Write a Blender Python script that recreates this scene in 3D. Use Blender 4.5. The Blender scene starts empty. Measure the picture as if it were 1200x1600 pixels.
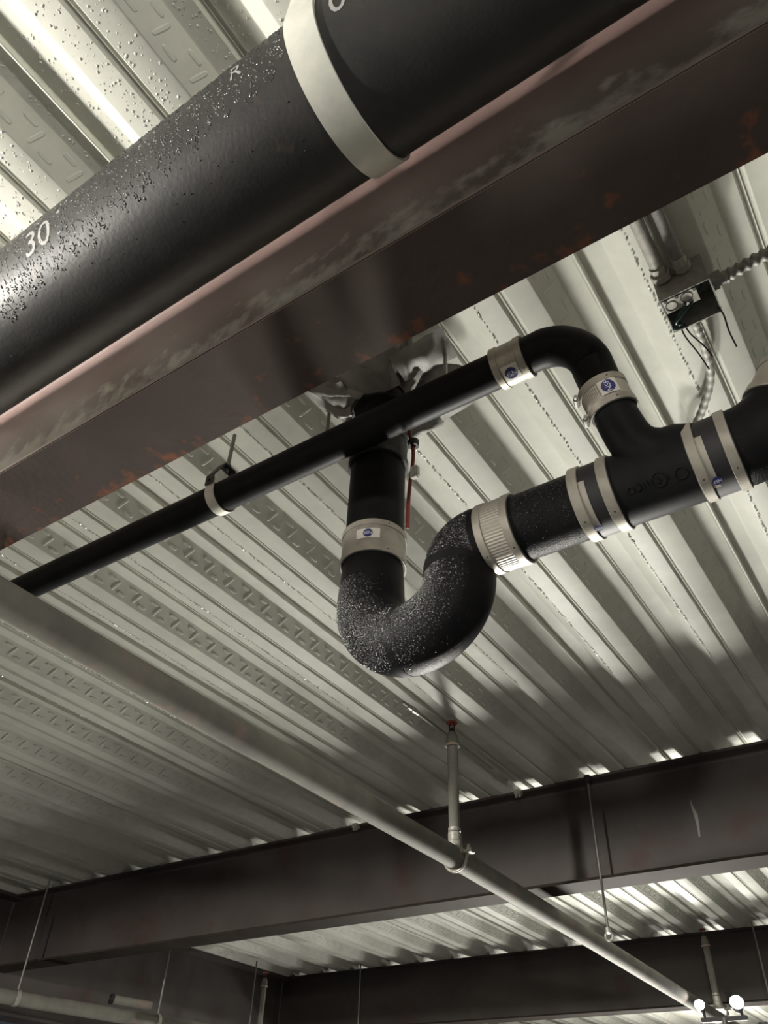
import bpy, bmesh, math, random, bisect
from mathutils import Vector as V, Matrix as MX
random.seed(7)
sc = bpy.context.scene
COL = sc.collection
OZ = 1.6            # height of the camera above the floor; coordinates below are relative to it

# ------------------------------------------------------------------ camera, world, exposure
cam_d = bpy.data.cameras.new('camera')
cam = bpy.data.objects.new('camera', cam_d); COL.objects.link(cam)
cr, cd, cf = V((.83053203, .55603265, .03231462)), V((-.3416006, .5543478, -.75895161)), V((-.43991541, .61929493, .65034469))
m = MX.Identity(4)
for i in range(3):
    m[i][0], m[i][1], m[i][2] = cr[i], -cd[i], -cf[i]
m[2][3] = OZ
cam.matrix_world = m
cam_d.sensor_fit = 'VERTICAL'; cam_d.sensor_height = 36; cam_d.sensor_width = 27
cam_d.lens = 1241.23 / 1600 * 36; cam_d.clip_start = .02; cam_d.clip_end = 100
sc.camera = cam
w = bpy.data.worlds.new('dim_night_air'); sc.world = w; w.use_nodes = True
w.node_tree.nodes['Background'].inputs[0].default_value = (.75, .85, 1, 1)
w.node_tree.nodes['Background'].inputs[1].default_value = .04
sc.view_settings.view_transform = 'Standard'; sc.view_settings.look = 'None'
sc.view_settings.exposure = 0; sc.view_settings.gamma = 1; sc.view_settings.use_curve_mapping = False
LAMP_A, LAMP_B, LAMP_C, LAMP_V = 1850, 3100, 350, 50   # radiance of the lamps built further down (B: watts of the flood)

# ------------------------------------------------------------------ materials
def nd(t, typ, **kw):
    n = t.nodes.new(typ)
    for k, v in kw.items():
        if k in n.inputs: n.inputs[k].default_value = v
        else: setattr(n, k, v)
    return n
def mat(name, col, rough=.5, metal=0, col2=None, nscale=8, ndetail=5, lo=.4, hi=.65, bump=0, bscale=200, stretch=None,
        col3=None, n3=20, lo3=.55, hi3=.7, spec=.5, coat=0, rough2=None, emit=0, trans=0, bdetail=3, bdist=.002, bias=None):
    M = bpy.data.materials.new(name); M.use_nodes = True
    t = M.node_tree; b = t.nodes['Principled BSDF']
    b.inputs['Base Color'].default_value = (*col, 1); b.inputs['Roughness'].default_value = rough
    b.inputs['Metallic'].default_value = metal; b.inputs['Specular IOR Level'].default_value = spec
    b.inputs['Coat Weight'].default_value = coat; b.inputs['Coat Roughness'].default_value = .15
    b.inputs['Transmission Weight'].default_value = trans
    if trans: b.inputs['IOR'].default_value = 1.33
    L = t.links.new
    tc = t.nodes.new('ShaderNodeTexCoord'); mp = t.nodes.new('ShaderNodeMapping')
    L(tc.outputs['Object'], mp.inputs['Vector'])
    if stretch: mp.inputs['Scale'].default_value = stretch
    src = None
    def ramp(scale, a, c, detail):
        n = nd(t, 'ShaderNodeTexNoise', Scale=scale, Detail=detail, Roughness=.6); L(mp.outputs[0], n.inputs['Vector'])
        r = nd(t, 'ShaderNodeMapRange'); r.inputs[1].default_value = a; r.inputs[2].default_value = c
        L(n.outputs[0], r.inputs[0]); return r.outputs[0]
    if col2:
        f = ramp(nscale, lo, hi, ndetail)
        mx = nd(t, 'ShaderNodeMix', data_type='RGBA'); L(f, mx.inputs[0])
        mx.inputs[6].default_value = (*col, 1); mx.inputs[7].default_value = (*col2, 1); src = mx.outputs[2]
        if rough2 is not None:
            mr = nd(t, 'ShaderNodeMix', data_type='FLOAT'); L(f, mr.inputs[0])
            mr.inputs[2].default_value = rough; mr.inputs[3].default_value = rough2; L(mr.outputs[0], b.inputs['Roughness'])
    if col3:
        f = ramp(n3, lo3, hi3, 6)
        if bias:            # wear gathers towards one edge of the member: (axis, gain, zero point)
            r = f.node; n = r.inputs[0].links[0].from_node; sx = nd(t, 'ShaderNodeSeparateXYZ'); L(tc.outputs['Object'], sx.inputs[0])
            m1 = nd(t, 'ShaderNodeMath', operation='SUBTRACT'); L(sx.outputs[bias[0]], m1.inputs[0]); m1.inputs[1].default_value = bias[2]
            m2 = nd(t, 'ShaderNodeMath', operation='MULTIPLY_ADD'); L(m1.outputs[0], m2.inputs[0]); m2.inputs[1].default_value = bias[1]
            L(n.outputs[0], m2.inputs[2]); L(m2.outputs[0], r.inputs[0])
        mx = nd(t, 'ShaderNodeMix', data_type='RGBA'); L(f, mx.inputs[0])
        if src: L(src, mx.inputs[6])
        else: mx.inputs[6].default_value = (*col, 1)
        mx.inputs[7].default_value = (*col3, 1); src = mx.outputs[2]
    if src: L(src, b.inputs['Base Color'])
    if bump:
        n = nd(t, 'ShaderNodeTexNoise', Scale=bscale, Detail=bdetail); L(mp.outputs[0], n.inputs['Vector'])
        bp = nd(t, 'ShaderNodeBump', Strength=bump, Distance=bdist); L(n.outputs[0], bp.inputs['Height']); L(bp.outputs[0], b.inputs['Normal'])
    if emit:
        b.inputs['Emission Color'].default_value = (*col, 1); b.inputs['Emission Strength'].default_value = emit
    return M
galv = mat('galvanised_deck_steel', (.60, .60, .535), .62, 0, (.53, .535, .48), 14, 6, .35, .7, bump=.12, bscale=240, bdist=.001, spec=.3,
           col3=(.50, .45, .40), n3=5, lo3=.6, hi3=.8)
embo = mat('pressed_galvanised_steel', (.55, .555, .50), .6, 0, spec=.3)
beam_m = mat('red_oxide_primed_steel', (.15, .10, .09), .5, .0, (.10, .066, .058), 5, 6, .35, .7, bump=.25, bscale=60,
             col3=(.40, .36, .31), n3=16, lo3=.50, hi3=.66, rough2=.42, bias=('Z', -2.2, .205))
flange_m = mat('rusting_primed_steel', (.070, .052, .045), .75, 0, (.050, .037, .031), 6, 6, .35, .7, bump=.35, bscale=70,
               col3=(.20, .075, .038), n3=24, lo3=.57, hi3=.74, spec=.25, bias=('Y', 1.5, .035))
far_m = mat('brown_primed_steel', (.070, .058, .053), .6, 0, (.048, .039, .036), 3, 5, .35, .7, bump=.15, bscale=50,
            col3=(.055, .027, .022), n3=4, lo3=.55, hi3=.72)
farfl = mat('dusty_brown_primed_steel', (.044, .036, .031), .75, 0, (.034, .027, .023), 6, 5, spec=.02)
iron = mat('black_cast_iron', (.009, .0095, .010), .5, 0, (.013, .013, .013), 25, 5, bump=.18, bscale=300, bdist=.001, spec=.07)
iron_big = mat('damp_black_cast_iron', (.014, .0135, .013), .5, 0, (.026, .024, .022), 9, 6, .45, .7, bump=.3, bscale=160, bdist=.0015,
               col3=(.075, .045, .032), n3=13, lo3=.66, hi3=.78)
iron_wet = mat('wet_rough_cast_iron', (.009, .009, .010), .36, 0, (.013, .0125, .012), 30, 5, bump=.6, bscale=500, bdetail=2, bdist=.0015, spec=.035)
glint = mat('wet_iron_grain', (.010, .010, .011), .2, 0, spec=1.0)
beadm = mat('beaded_wet_zinc', (.60, .60, .55), .13, 0, spec=.9)
rubber = mat('black_neoprene', (.012, .012, .013), .55)
steel = mat('brushed_stainless_band', (.37, .345, .295), .45, .45, (.29, .27, .23), 40, 4, .4, .7, spec=.25, stretch=(1, 1, 1))
ribbed = mat('corrugated_stainless_shield', (.39, .365, .315), .45, .45, spec=.25)
zinc = mat('zinc_plated_strap', (.72, .71, .63), .42, .15, (.55, .56, .51), 14, 5, .4, .7, col3=(.66, .60, .50), n3=18, lo3=.6, hi3=.72)
sprk = mat('dull_galvanised_sprinkler_pipe', (.235, .225, .195), .75, 0, (.17, .163, .145), 7, 6, .4, .65, spec=.1, col3=(.29, .22, .19), n3=9, lo3=.56, hi3=.72)
cast_z = mat('galvanised_casting', (.58, .56, .50), .4, .45, (.40, .38, .34), 60, 4)
brass = mat('dull_brass', (.34, .25, .14), .4, .6)
red_m = mat('red_sprinkler_paint', (.42, .06, .04), .5)
rod_m = mat('threaded_rod_steel', (.24, .23, .21), .45, .5, bump=.3, bscale=500)
blackm = mat('black_hanger_steel', (.03, .03, .031), .5, .1)
white_lbl = mat('white_label', (.62, .60, .54), .5)
blue_lbl = mat('blue_label_ink', (.018, .02, .13), .45)
txt_m = mat('pale_label_print', (.62, .64, .68), .5)
stencil = mat('grey_stencil_paint', (.30, .29, .28), .5)
plast = mat('grey_polythene', (.26, .255, .235), .6, 0, (.18, .175, .16), 12, 5, spec=.3)
red_cab = mat('red_cable_jacket', (.20, .030, .018), .5)
white_p = mat('white_nylon', (.52, .52, .48), .5)
box_m = mat('galvanised_box_steel', (.24, .24, .22), .6, .1, (.17, .17, .155), 60, 4)
wire_m = mat('black_wire', (.012, .013, .013), .5)
green_w = mat('green_wire', (.01, .035, .028), .5)
cond_m = mat('galvanised_conduit', (.36, .35, .31), .6, .1, (.27, .26, .235), 40, 4)
water = mat('water_droplet', (.95, .96, .95), .02, 0, trans=1.0)
conc = mat('site_concrete', (.12, .117, .11), .85, 0, (.09, .088, .084), 3, 6, bump=.2, bscale=40)
wall_m = mat('grey_site_wall', (.16, .16, .16), .9, 0, (.12, .12, .12), 2, 5)
chalk = mat('pale_scrape', (.26, .245, .22), .8)
lamp_body = mat('dark_lamp_housing', (.05, .05, .05), .5)
hole_m = mat('dark_knockout', (.03, .03, .03), .7)
def glow(n, s, c=(1, .97, .9)): return mat(n, c, .5, emit=s)

# ------------------------------------------------------------------ builders
def tag(o, label, cat, group=None, kind=None):
    if label: o['label'] = label
    if cat: o['category'] = cat
    if group: o['group'] = group
    if kind: o['kind'] = kind
    return o
def thing(name, loc, label, cat, group=None, kind=None):
    o = bpy.data.objects.new(name, None); COL.objects.link(o); o.empty_display_size = .05
    o.location = (loc[0], loc[1], loc[2] + OZ); return tag(o, label, cat, group, kind)
WL = {}
def wloc(o):
    p = V(o.location)
    while o.parent: o = o.parent; p = p + V(o.location)
    return p
def mk(name, bm, mt, parent=None, smooth=True, ang=40, label=None):
    """link a bmesh given in camera-relative coordinates as ONE object"""
    me = bpy.data.meshes.new(name)
    off = V((0, 0, OZ)) - (wloc(parent) if parent else V((0, 0, 0)))
    if isinstance(bm, tuple):
        me.from_pydata([tuple(V(p) + off) for p in bm[0]], [], bm[1])
    else:
        if parent is None and len(bm.verts):      # origin at the base of the thing
            pass
        for v in bm.verts: v.co += off
        bmesh.ops.recalc_face_normals(bm, faces=bm.faces)
        bm.to_mesh(me); bm.free()
    me.materials.append(mt)
    if smooth:
        me.shade_smooth()
        try: me.set_sharp_from_angle(angle=math.radians(ang))
        except Exception: pass
    o = bpy.data.objects.new(name, me); COL.objects.link(o)
    if parent: o.parent = parent
    if label: o['label'] = label
    return o
def solo(name, bm, mt, label, cat, group=None, kind=None, **k):
    c = V((0, 0, 0)); zs = 1e9
    if not isinstance(bm, tuple):
        for v in bm.verts: c += v.co; zs = min(zs, v.co.z)
        c /= len(bm.verts); c.z = zs
        bmesh.ops.translate(bm, verts=bm.verts, vec=-c)
    o = mk(name, bm, mt, None, **k)
    if not isinstance(bm, tuple):
        for v in o.data.vertices: v.co.z -= OZ
        o.location = (c.x, c.y, c.z + OZ)
    return tag(o, label, cat, group, kind)
def B(): return bmesh.new()
def frame(a, ref=None):
    a = V(a).normalized(); r = V(ref) if ref else (V((0, 0, 1)) if abs(a.z) < .9 else V((1, 0, 0)))
    e1 = (r - a * r.dot(a)).normalized(); return a, e1, a.cross(e1)
def box(bm, c, s, rot=None):
    r = bmesh.ops.create_cube(bm, size=1)['verts']
    mm = MX.Translation(V(c)) @ (rot.to_4x4() if rot else MX.Identity(4)) @ MX.Diagonal((*s, 1))
    bmesh.ops.transform(bm, matrix=mm, verts=r); return bm
def bbox(bm, c, s, bev=.003, rot=None):
    t = bmesh.new(); box(t, (0, 0, 0), s); bmesh.ops.bevel(t, geom=t.edges[:], offset=bev, segments=2, affect='EDGES')
    bmesh.ops.transform(t, matrix=MX.Translation(V(c)) @ (rot.to_4x4() if rot else MX.Identity(4)), verts=t.verts)
    me = bpy.data.meshes.new('t'); t.to_mesh(me); t.free(); bm.from_mesh(me); bpy.data.meshes.remove(me); return bm
def tube(bm, pts, r, seg=24, cap=True):
    pts = [V(p) for p in pts]; n = len(pts); rs = r if isinstance(r, (list, tuple)) else [r] * n
    ts = []
    for i in range(n):
        a = pts[max(i - 1, 0)]; b = pts[min(i + 1, n - 1)]; ts.append((b - a).normalized())
    _, e1, _ = frame(ts[0]); rings = []
    for i in range(n):
        e1 = (e1 - ts[i] * e1.dot(ts[i])).normalized(); e2 = ts[i].cross(e1)
        rings.append([bm.verts.new(pts[i] + rs[i] * (math.cos(2 * math.pi * k / seg) * e1 + math.sin(2 * math.pi * k / seg) * e2)) for k in range(seg)])
    for i in range(n - 1):
        for k in range(seg):
            bm.faces.new((rings[i][k], rings[i][(k + 1) % seg], rings[i + 1][(k + 1) % seg], rings[i + 1][k]))
    if cap:
        bm.faces.new(rings[0][::-1]); bm.faces.new(rings[-1])
    return bm
def lathe(bm, c, a, prof, seg=40, close=False, a0=0, a1=360, ref=None):
    """prof: (s along axis, r); closed loop profile if close"""
    a, e1, e2 = frame(a, ref); c = V(c); full = abs(a1 - a0) >= 359.9; n = seg if full else seg + 1
    rows = []
    for k in range(n):
        t = math.radians(a0 + (a1 - a0) * k / seg); d = math.cos(t) * e1 + math.sin(t) * e2
        rows.append([bm.verts.new(c + a * s + d * r) for s, r in prof])
    q = len(prof)
    for k in range(n if full else n - 1):
        A, Bq = rows[k], rows[(k + 1) % n]
        for j in range(q if close else q - 1):
            bm.faces.new((A[j], A[(j + 1) % q], Bq[(j + 1) % q], Bq[j]))
    if not full and close:
        bm.faces.new(rows[0]); bm.faces.new(rows[-1][::-1])
    return bm
def ring(bm, c, a, ri, ro, w, seg=48, bev=.0012, **k):
    h = w / 2
    return lathe(bm, c, a, [(-h, ri), (-h, ro - bev), (-h + bev, ro), (h - bev, ro), (h, ro - bev), (h, ri)], seg, True, **k)
def arc(c, u, v, r, t0, t1, n):
    c, u, v = V(c), V(u), V(v)
    return [c + r * (math.cos(t0 + (t1 - t0) * i / n) * u + math.sin(t0 + (t1 - t0) * i / n) * v) for i in range(n + 1)]
def sph(bm, c, r, sub=1, sc3=(1, 1, 1)):
    bmesh.ops.create_icosphere(bm, subdivisions=sub, radius=r, matrix=MX.Translation(V(c)) @ MX.Diagonal((*sc3, 1))); return bm
def text_mesh(s, size, extr=0):
    cu = bpy.data.curves.new('t', 'FONT'); cu.body = s; cu.size = size; cu.align_x = 'CENTER'; cu.align_y = 'CENTER'; cu.resolution_u = 3
    o = bpy.data.objects.new('t', cu); COL.objects.link(o); bpy.context.view_layer.update()
    me = bpy.data.meshes.new_from_object(o.evaluated_get(bpy.context.evaluated_depsgraph_get()))
    vs = [v.co.copy() for v in me.vertices]; fs = [tuple(p.vertices) for p in me.polygons]
    bpy.data.objects.remove(o); bpy.data.curves.remove(cu); bpy.data.meshes.remove(me); return vs, fs
def on_cyl(c, a, e1, r, pts, s0, phi0, rot=0):
    """wrap flat points (x along axis, y round the cylinder) onto it"""
    a, e1, e2 = frame(a, e1); c = V(c); co, si = math.cos(rot), math.sin(rot); out = []
    for p in pts:
        x, y = p[0] * co - p[1] * si, p[0] * si + p[1] * co
        t = math.radians(phi0) - y / r          # +y = n x a
        out.append(c + a * (s0 + x) + r * (math.cos(t) * e1 + math.sin(t) * e2))
    return out
def patch(c, a, e1, r, w, h, s0, phi0, n=8):
    pts = [(-w / 2 + w * i, -h / 2 + h * j / n) for j in range(n + 1) for i in (0, 1)]
    return on_cyl(c, a, e1, r, pts, s0, phi0), [(2 * j, 2 * j + 1, 2 * j + 3, 2 * j + 2) for j in range(n)]
def disc(c, a, e1, r, rad, s0, phi0, n=24):
    pts = [(0, 0)] + [(rad * math.cos(2 * math.pi * k / n), rad * math.sin(2 * math.pi * k / n)) for k in range(n)]
    return on_cyl(c, a, e1, r, pts, s0, phi0), [(0, 1 + k, 1 + (k + 1) % n) for k in range(n)]

# ------------------------------------------------------------------ ceiling: ribbed steel deck in sheets
ZB, ZT, P = 1.334, 1.382, .3048
BF, WO = .118, .044; TF = P - BF - 2 * WO
Y0, Y1 = -2.2, 9.6
def groove(x, z, gw=.021, gd=.0065):
    return [(x - gw / 2, z), (x - gw / 2 + .004, z + gd), (x - .0012, z + gd), (x, z + gd - .0025), (x + .0012, z + gd), (x + gw / 2 - .004, z + gd), (x + gw / 2, z)]
def sheet_profile(x0):
    pr = []; c = .0022
    def rib(x):       # x = left end of the web going down
        p = [(x - c, ZT), (x + c * .7, ZT - c * .7), (x + WO - c * .7, ZB + c * .7), (x + WO + c, ZB)]
        p += groove(x + WO + BF / 2, ZB)
        xr = x + WO + BF
        return p + [(xr - c, ZB), (xr + c * .7, ZB + c * .7), (xr + WO - c * .7, ZT - c * .7), (xr + WO + c, ZT)]
    pr += [(x0 - .010, ZT - .001), (x0 - .007, ZT + .0), (x0 - .005, ZT - .013), (x0 - .002, ZT - .014), (x0 + .0, ZT - .013), (x0 + .002, ZT)]
    pr += rib(x0 + TF / 2)
    pr += groove(x0 + P, ZT)
    pr += rib(x0 + P + TF / 2)
    pr += [(x0 + 2 * P - .006, ZT), (x0 + 2 * P - .004, ZT - .010), (x0 + 2 * P - .003, ZT - .010)]
    return pr
ceil = thing('ceiling', (0, 0, ZB), 'ribbed galvanised steel floor deck seen from below', None, kind='structure')
SEAM0 = .1081 - P                      # a side-lap seam
sheets = []
NL, NR = 8, 4
dk = None
for k in range(-NL, NR):
    x0 = SEAM0 + 2 * P * k
    if dk is None:
        bm = B(); pr = sheet_profile(0); rows = []
        for y in (Y0, Y1): rows.append([bm.verts.new((x, y, z)) for x, z in pr])
        for j in range(len(pr) - 1): bm.faces.new((rows[0][j], rows[0][j + 1], rows[1][j + 1], rows[1][j]))
        dk = mk('deck_sheet', bm, galv, ceil, ang=25); o = dk
    else:
        o = dk.copy(); COL.objects.link(o); o.parent = ceil
    o.location.x = x0
# pressed embossments on the webs: raised oblong beads, one joined mesh per sheet
def bead(vs, fs, c, u, v, n, L, W, h):
    ol = []
    for (k, sx) in ((-90, 1), (-30, 1), (30, 1), (90, 1), (90, -1), (150, -1), (210, -1), (270, -1)):
        t = math.radians(k); ol.append((sx * (L - W) / 2 + W / 2 * math.cos(t), W / 2 * math.sin(t)))
    b = len(vs)
    for f, z in ((1, .0002), (.62, h)):
        for x, y in ol:
            xx = x - (1 - f) * (W * .5) * (1 if x > 0 else -1)
            vs.append(c + u * xx + v * (y * f) + n * z)
    m8 = len(ol)
    for i in range(m8): fs.append((b + i, b + (i + 1) % m8, b + m8 + (i + 1) % m8, b + m8 + i))
    fs.append(tuple(b + m8 + i for i in range(m8)))
eo = None
for k in range(-NL, NR):
    x0 = SEAM0 + 2 * P * k
    if eo is None:
        vs, fs = [], []
        for rib in (0, 1):
            xl = TF / 2 + rib * P
            for side in (1,):          # the beads press out of the webs that face the camera
                if side == 0: p0, p1 = V((xl + WO, 0, ZB)), V((xl, 0, ZT))
                else: p0, p1 = V((xl + WO + BF, 0, ZB)), V((xl + 2 * WO + BF, 0, ZT))
                w_ = (p1 - p0); Wl = w_.length; w_.normalize(); y_ = V((0, 1, 0))
                n_ = V((-1 if side == 0 else 1, 0, -.92)).normalized()
                n_ = (n_ - w_ * n_.dot(w_)).normalized()
                per = .083; y = .02
                while y < 6.2:
                    for dy, f, ln, cross in ((.0, .28, .030, 0), (.030, .74, .030, 0), (.053, .5, .036, 1)):
                        c = p0 + w_ * (Wl * f) + y_ * (y + dy)
                        if cross: bead(vs, fs, c, (w_ * .96 + y_ * .28).normalized(), (y_ * .96 - w_ * .28).normalized(), n_, ln, .009, .0011)
                        else: bead(vs, fs, c, y_, w_, n_, ln, .010, .0012)
                    y += per
        eo = mk('embossment', (vs, fs), embo, ceil, smooth=False); eo['kind'] = 'stuff'; o = eo
    else:
        o = eo.copy(); COL.objects.link(o); o.parent = ceil
    o.location.x = x0

# floor and far wall
bm = B(); box(bm, (-1.5, 3.2, -OZ - .05), (10, 14, .1)); solo('floor', bm, conc, 'bare grey concrete floor of the building site', None, kind='structure', smooth=False)
bm = B(); box(bm, (-1.5, 9.9, -.1), (10, .2, 3.0)); solo('wall_back', bm, wall_m, 'plain grey wall beyond the last steel beam', None, kind='structure', smooth=False)

# ------------------------------------------------------------------ steel beams
DEP, FW, FT, WT = .400, .141, .0105, .0075
def beam(yc, xa, xb, label, wm, fm, tm):
    t = thing('steel_beam', ((xa + xb) / 2, yc, ZB - DEP), label, 'beam')
    L = xb - xa; xm = (xa + xb) / 2
    bm = B(); box(bm, (xm, yc, ZB - DEP / 2), (L, WT, DEP - 2 * FT)); 
    mk('web', bm, wm, t, smooth=False)
    for nm, z, mt in (('bottom_flange', ZB - DEP + FT / 2, fm), ('top_flange', ZB - FT / 2 - .0005, tm)):
        bm = B(); bbox(bm, (xm, yc, z), (L, FW, FT), .0016); mk(nm, bm, mt, t)
    bm = B()
    for s in (-1, 1):       # root fillets of the rolled section
        for zz, q in ((ZB - DEP + FT, 1), (ZB - FT - .0005, -1)):
            p = [(yc + s * WT / 2, zz), (yc + s * (WT / 2 + .011), zz), (yc + s * (WT / 2 + .0035), zz + q * .0035), (yc + s * WT / 2, zz + q * .011)]
            vv = [[bm.verts.new((x, y, z)) for y, z in p] for x in (xa, xb)]
            for j in range(4): bm.faces.new((vv[0][j], vv[0][(j + 1) % 4], vv[1][(j + 1) % 4], vv[1][j]))
            bm.faces.new(vv[0]); bm.faces.new(vv[1][::-1])
    mk('root_fillet', bm, wm, t, smooth=False)
    return t
GX = -4.87
YB1, YB2, YB3 = .5203, 3.178, 5.84
beam(YB1, GX - .11, 2.2, 'rusty red-brown steel beam nearest the camera, beside the big black pipe', beam_m, flange_m, beam_m)
b2 = beam(YB2, GX - .11, 2.2, 'dark brown steel beam in the middle, behind the sprinkler sprig', far_m, farfl, far_m)
bm = B()
zz = [(-.747, 1.192, .001), (-.744, 1.16, .005), (-.737, 1.13, .009), (-.738, 1.09, .006), (-.742, 1.05, .004)]
vs = []; fs = []
for x, z, h in zz: vs += [(x - h, YB2 - WT / 2 - .0008, z), (x + h * .6, YB2 - WT / 2 - .0008, z)]
for i in range(len(zz) - 1): fs.append((2 * i, 2 * i + 1, 2 * i + 3, 2 * i + 2))
bm.free(); mk('scrape_mark', (vs, fs), chalk, b2, smooth=False, label='pale chalky scrape on the web')
beam(YB3, GX - .11, 2.2, 'dark steel beam farthest away, behind the dazzling work lamp', far_m, farfl, far_m)
t = thing('steel_girder', (GX - .12, 3.5, ZB - .62), 'deep dark steel girder across the far left ends of the beams', 'girder')
bm = B(); box(bm, (GX - .12, 3.65, ZB - .31), (.011, 11.5, .585)); mk('web', bm, far_m, t, smooth=False)
bm = B(); bbox(bm, (GX - .12, 3.65, ZB - .62 + .009), (.22, 11.5, .018), .002); mk('bottom_flange', bm, far_m, t)
bm = B(); bbox(bm, (GX - .12, 3.65, ZB - .0095), (.22, 11.5, .018), .002); mk('top_flange', bm, far_m, t)

# ------------------------------------------------------------------ big cast iron pipe and its clevis hanger
PY, PZ, PR = .3155, 1.1015, .1060
t = thing('cast_iron_pipe', (-.5, PY, PZ - PR), 'very large black cast iron pipe across the top, wet with condensation', 'pipe')
bm = B(); tube(bm, [(x, PY, PZ) for x in (-3.4, -2, -1, 0, 1.0, 2.0)], PR, 96); mk('barrel', bm, iron_big, t)
toc = V((0, -PY, -PZ))
for s, size, x, phi in (("301", .062, -.792, -49.5), ("R", .038, -.413, -63), ("0", .055, -.252, -55)):
    vs, fs = text_mesh(s, size)
    mk('stencil_mark', (on_cyl((0, PY, PZ), (1, 0, 0), toc, PR + .0006, vs, x, phi, 0), fs), stencil, t, smooth=False, label='pale stencilled characters')
# condensation beads and drip streaks on the pipe
vs, fs = [], []
A_, E1_, E2_ = frame((1, 0, 0), toc)
def flat_bead(p, d, rr, g1, g2, st=1.0):
    b = len(vs)
    for sc_, h in ((1, 0), (.72, .6)):
        for k in range(5): vs.append(p + rr * sc_ * (math.cos(k * 1.2566) * g1 + st * math.sin(k * 1.2566) * g2) + d * rr * h * .8)
    vs.append(p + d * rr * .8)
    for k in range(5):
        fs.append((b + k, b + (k + 1) % 5, b + 5 + (k + 1) % 5, b + 5 + k)); fs.append((b + 5 + k, b + 5 + (k + 1) % 5, b + 10))
for i in range(7500):
    x = -1.35 + 1.03 * random.random() ** 1.1
    if -.335 < x < -.275: continue
    lim = 2 - 34 * max(0, (x + 1.0) / .65); lim -= 14 * (.5 + .5 * math.sin(x * 145 + 2 * math.sin(x * 23)) * math.sin(x * 61 + 1))
    dens = .5 + .5 * math.sin(x * 330 + 3 * math.sin(x * 70))
    if random.random() > .25 + .75 * dens: continue
    ph = math.radians(lim - 60 * random.random() ** 1.4)
    if ph < math.radians(-88): continue
    d = math.cos(ph) * E1_ + math.sin(ph) * E2_; tg = A_.cross(d)
    flat_bead(V((0, PY, PZ)) + A_ * x + (PR - .0001) * d, d, random.uniform(.0006, .0015), A_, tg, random.choice((1, 1, 1.6, 2.4)))
for i in range(60):
    x = random.uniform(-1.1, -.35); ph = math.radians(random.uniform(-25, 35)); d = math.cos(ph) * E1_ + math.sin(ph) * E2_
    flat_bead(V((0, PY, PZ)) + A_ * x + (PR - .0001) * d, d, random.uniform(.0008, .0016), A_, A_.cross(d))
o = mk('condensation', (vs, fs), glint, t, ang=180); o['kind'] = 'stuff'
def clevis(name, x, y, z, r, wid, th, top, mt, label, rodr, rodtop, band_mt=None):
    t = thing(name, (x, y, z - r - th), label, 'pipe hanger')
    ri, ro = r + .0012, r + .0012 + th
    up = top - .018
    prof = [(y - ro, up), (y - ro, z)] + [(y + ro * math.sin(math.radians(q)), z - ro * math.cos(math.radians(q))) for q in range(-84, 85, 6)] + [(y + ro, z), (y + ro, up)]
    inn = [(y - ri, up), (y - ri, z)] + [(y + ri * math.sin(math.radians(q)), z - ri * math.cos(math.radians(q))) for q in range(-84, 85, 6)] + [(y + ri, z), (y + ri, up)]
    bm = B(); R = []
    for xx in (x - wid / 2, x + wid / 2):
        R.append(([bm.verts.new((xx, a, b)) for a, b in prof], [bm.verts.new((xx, a, b)) for a, b in inn]))
    for j in range(len(prof) - 1):
        bm.faces.new((R[0][0][j], R[0][0][j + 1], R[1][0][j + 1], R[1][0][j])); bm.faces.new((R[0][1][j], R[1][1][j], R[1][1][j + 1], R[0][1][j + 1]))
        for s in (0, 1): bm.faces.new((R[s][0][j], R[s][1][j], R[s][1][j + 1], R[s][0][j + 1]))
    for j in (0, -1): bm.faces.new((R[0][0][j], R[1][0][j], R[1][1][j], R[0][1][j]))
    mk('band', bm, band_mt or mt, t, ang=30)
    bm = B(); tube(bm, [(x, y - ro - .008, up - .01), (x, y + ro + .008, up - .01)], max(.004, wid * .11), 12); mk('cross_bolt', bm, mt, t)
    # yoke: inverted U with sloping shoulders
    yo = ro + th; top2 = top + .03 + r * .25
    pp = [(-yo, up - .02), (-yo, up + .004), (-max(.016, r * .25), top2), (max(.016, r * .25), top2), (yo, up + .004), (yo, up - .02)]
    bm = B()
    for a, b in zip(pp[:-1], pp[1:]):
        d = V((0, b[0] - a[0], b[1] - a[1])); L = d.length; d.normalize(); q = V((1, 0, 0)).cross(d)
        rot = MX((V((1, 0, 0)), d, q)).transposed()
        box(bm, (x, y + (a[0] + b[0]) / 2, z * 0 + (a[1] + b[1]) / 2), (wid * .92, L + th * .6, th), rot)
    mk('yoke', bm, mt, t, smooth=False)
    if rodtop - top2 > .01:
        bm = B(); tube(bm, [(x, y, top2 - .012), (x, y, rodtop)], rodr, 12); mk('rod', bm, rod_m, t)
    bm = B(); lathe(bm, (x, y, top2 + .004), (0, 0, 1), [(-.003, rodr), (-.003, rodr * 2.1), (.004, rodr * 2.1), (.004, rodr)], 6, True); mk('nut', bm, mt, t, smooth=False)
    return t
clevis('clevis_hanger', -.3065, PY, PZ, PR, .0455, .0042, PZ + PR + .012, zinc, 'wide shiny zinc strap hanger looped under the large black pipe', .008, ZB)

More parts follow.
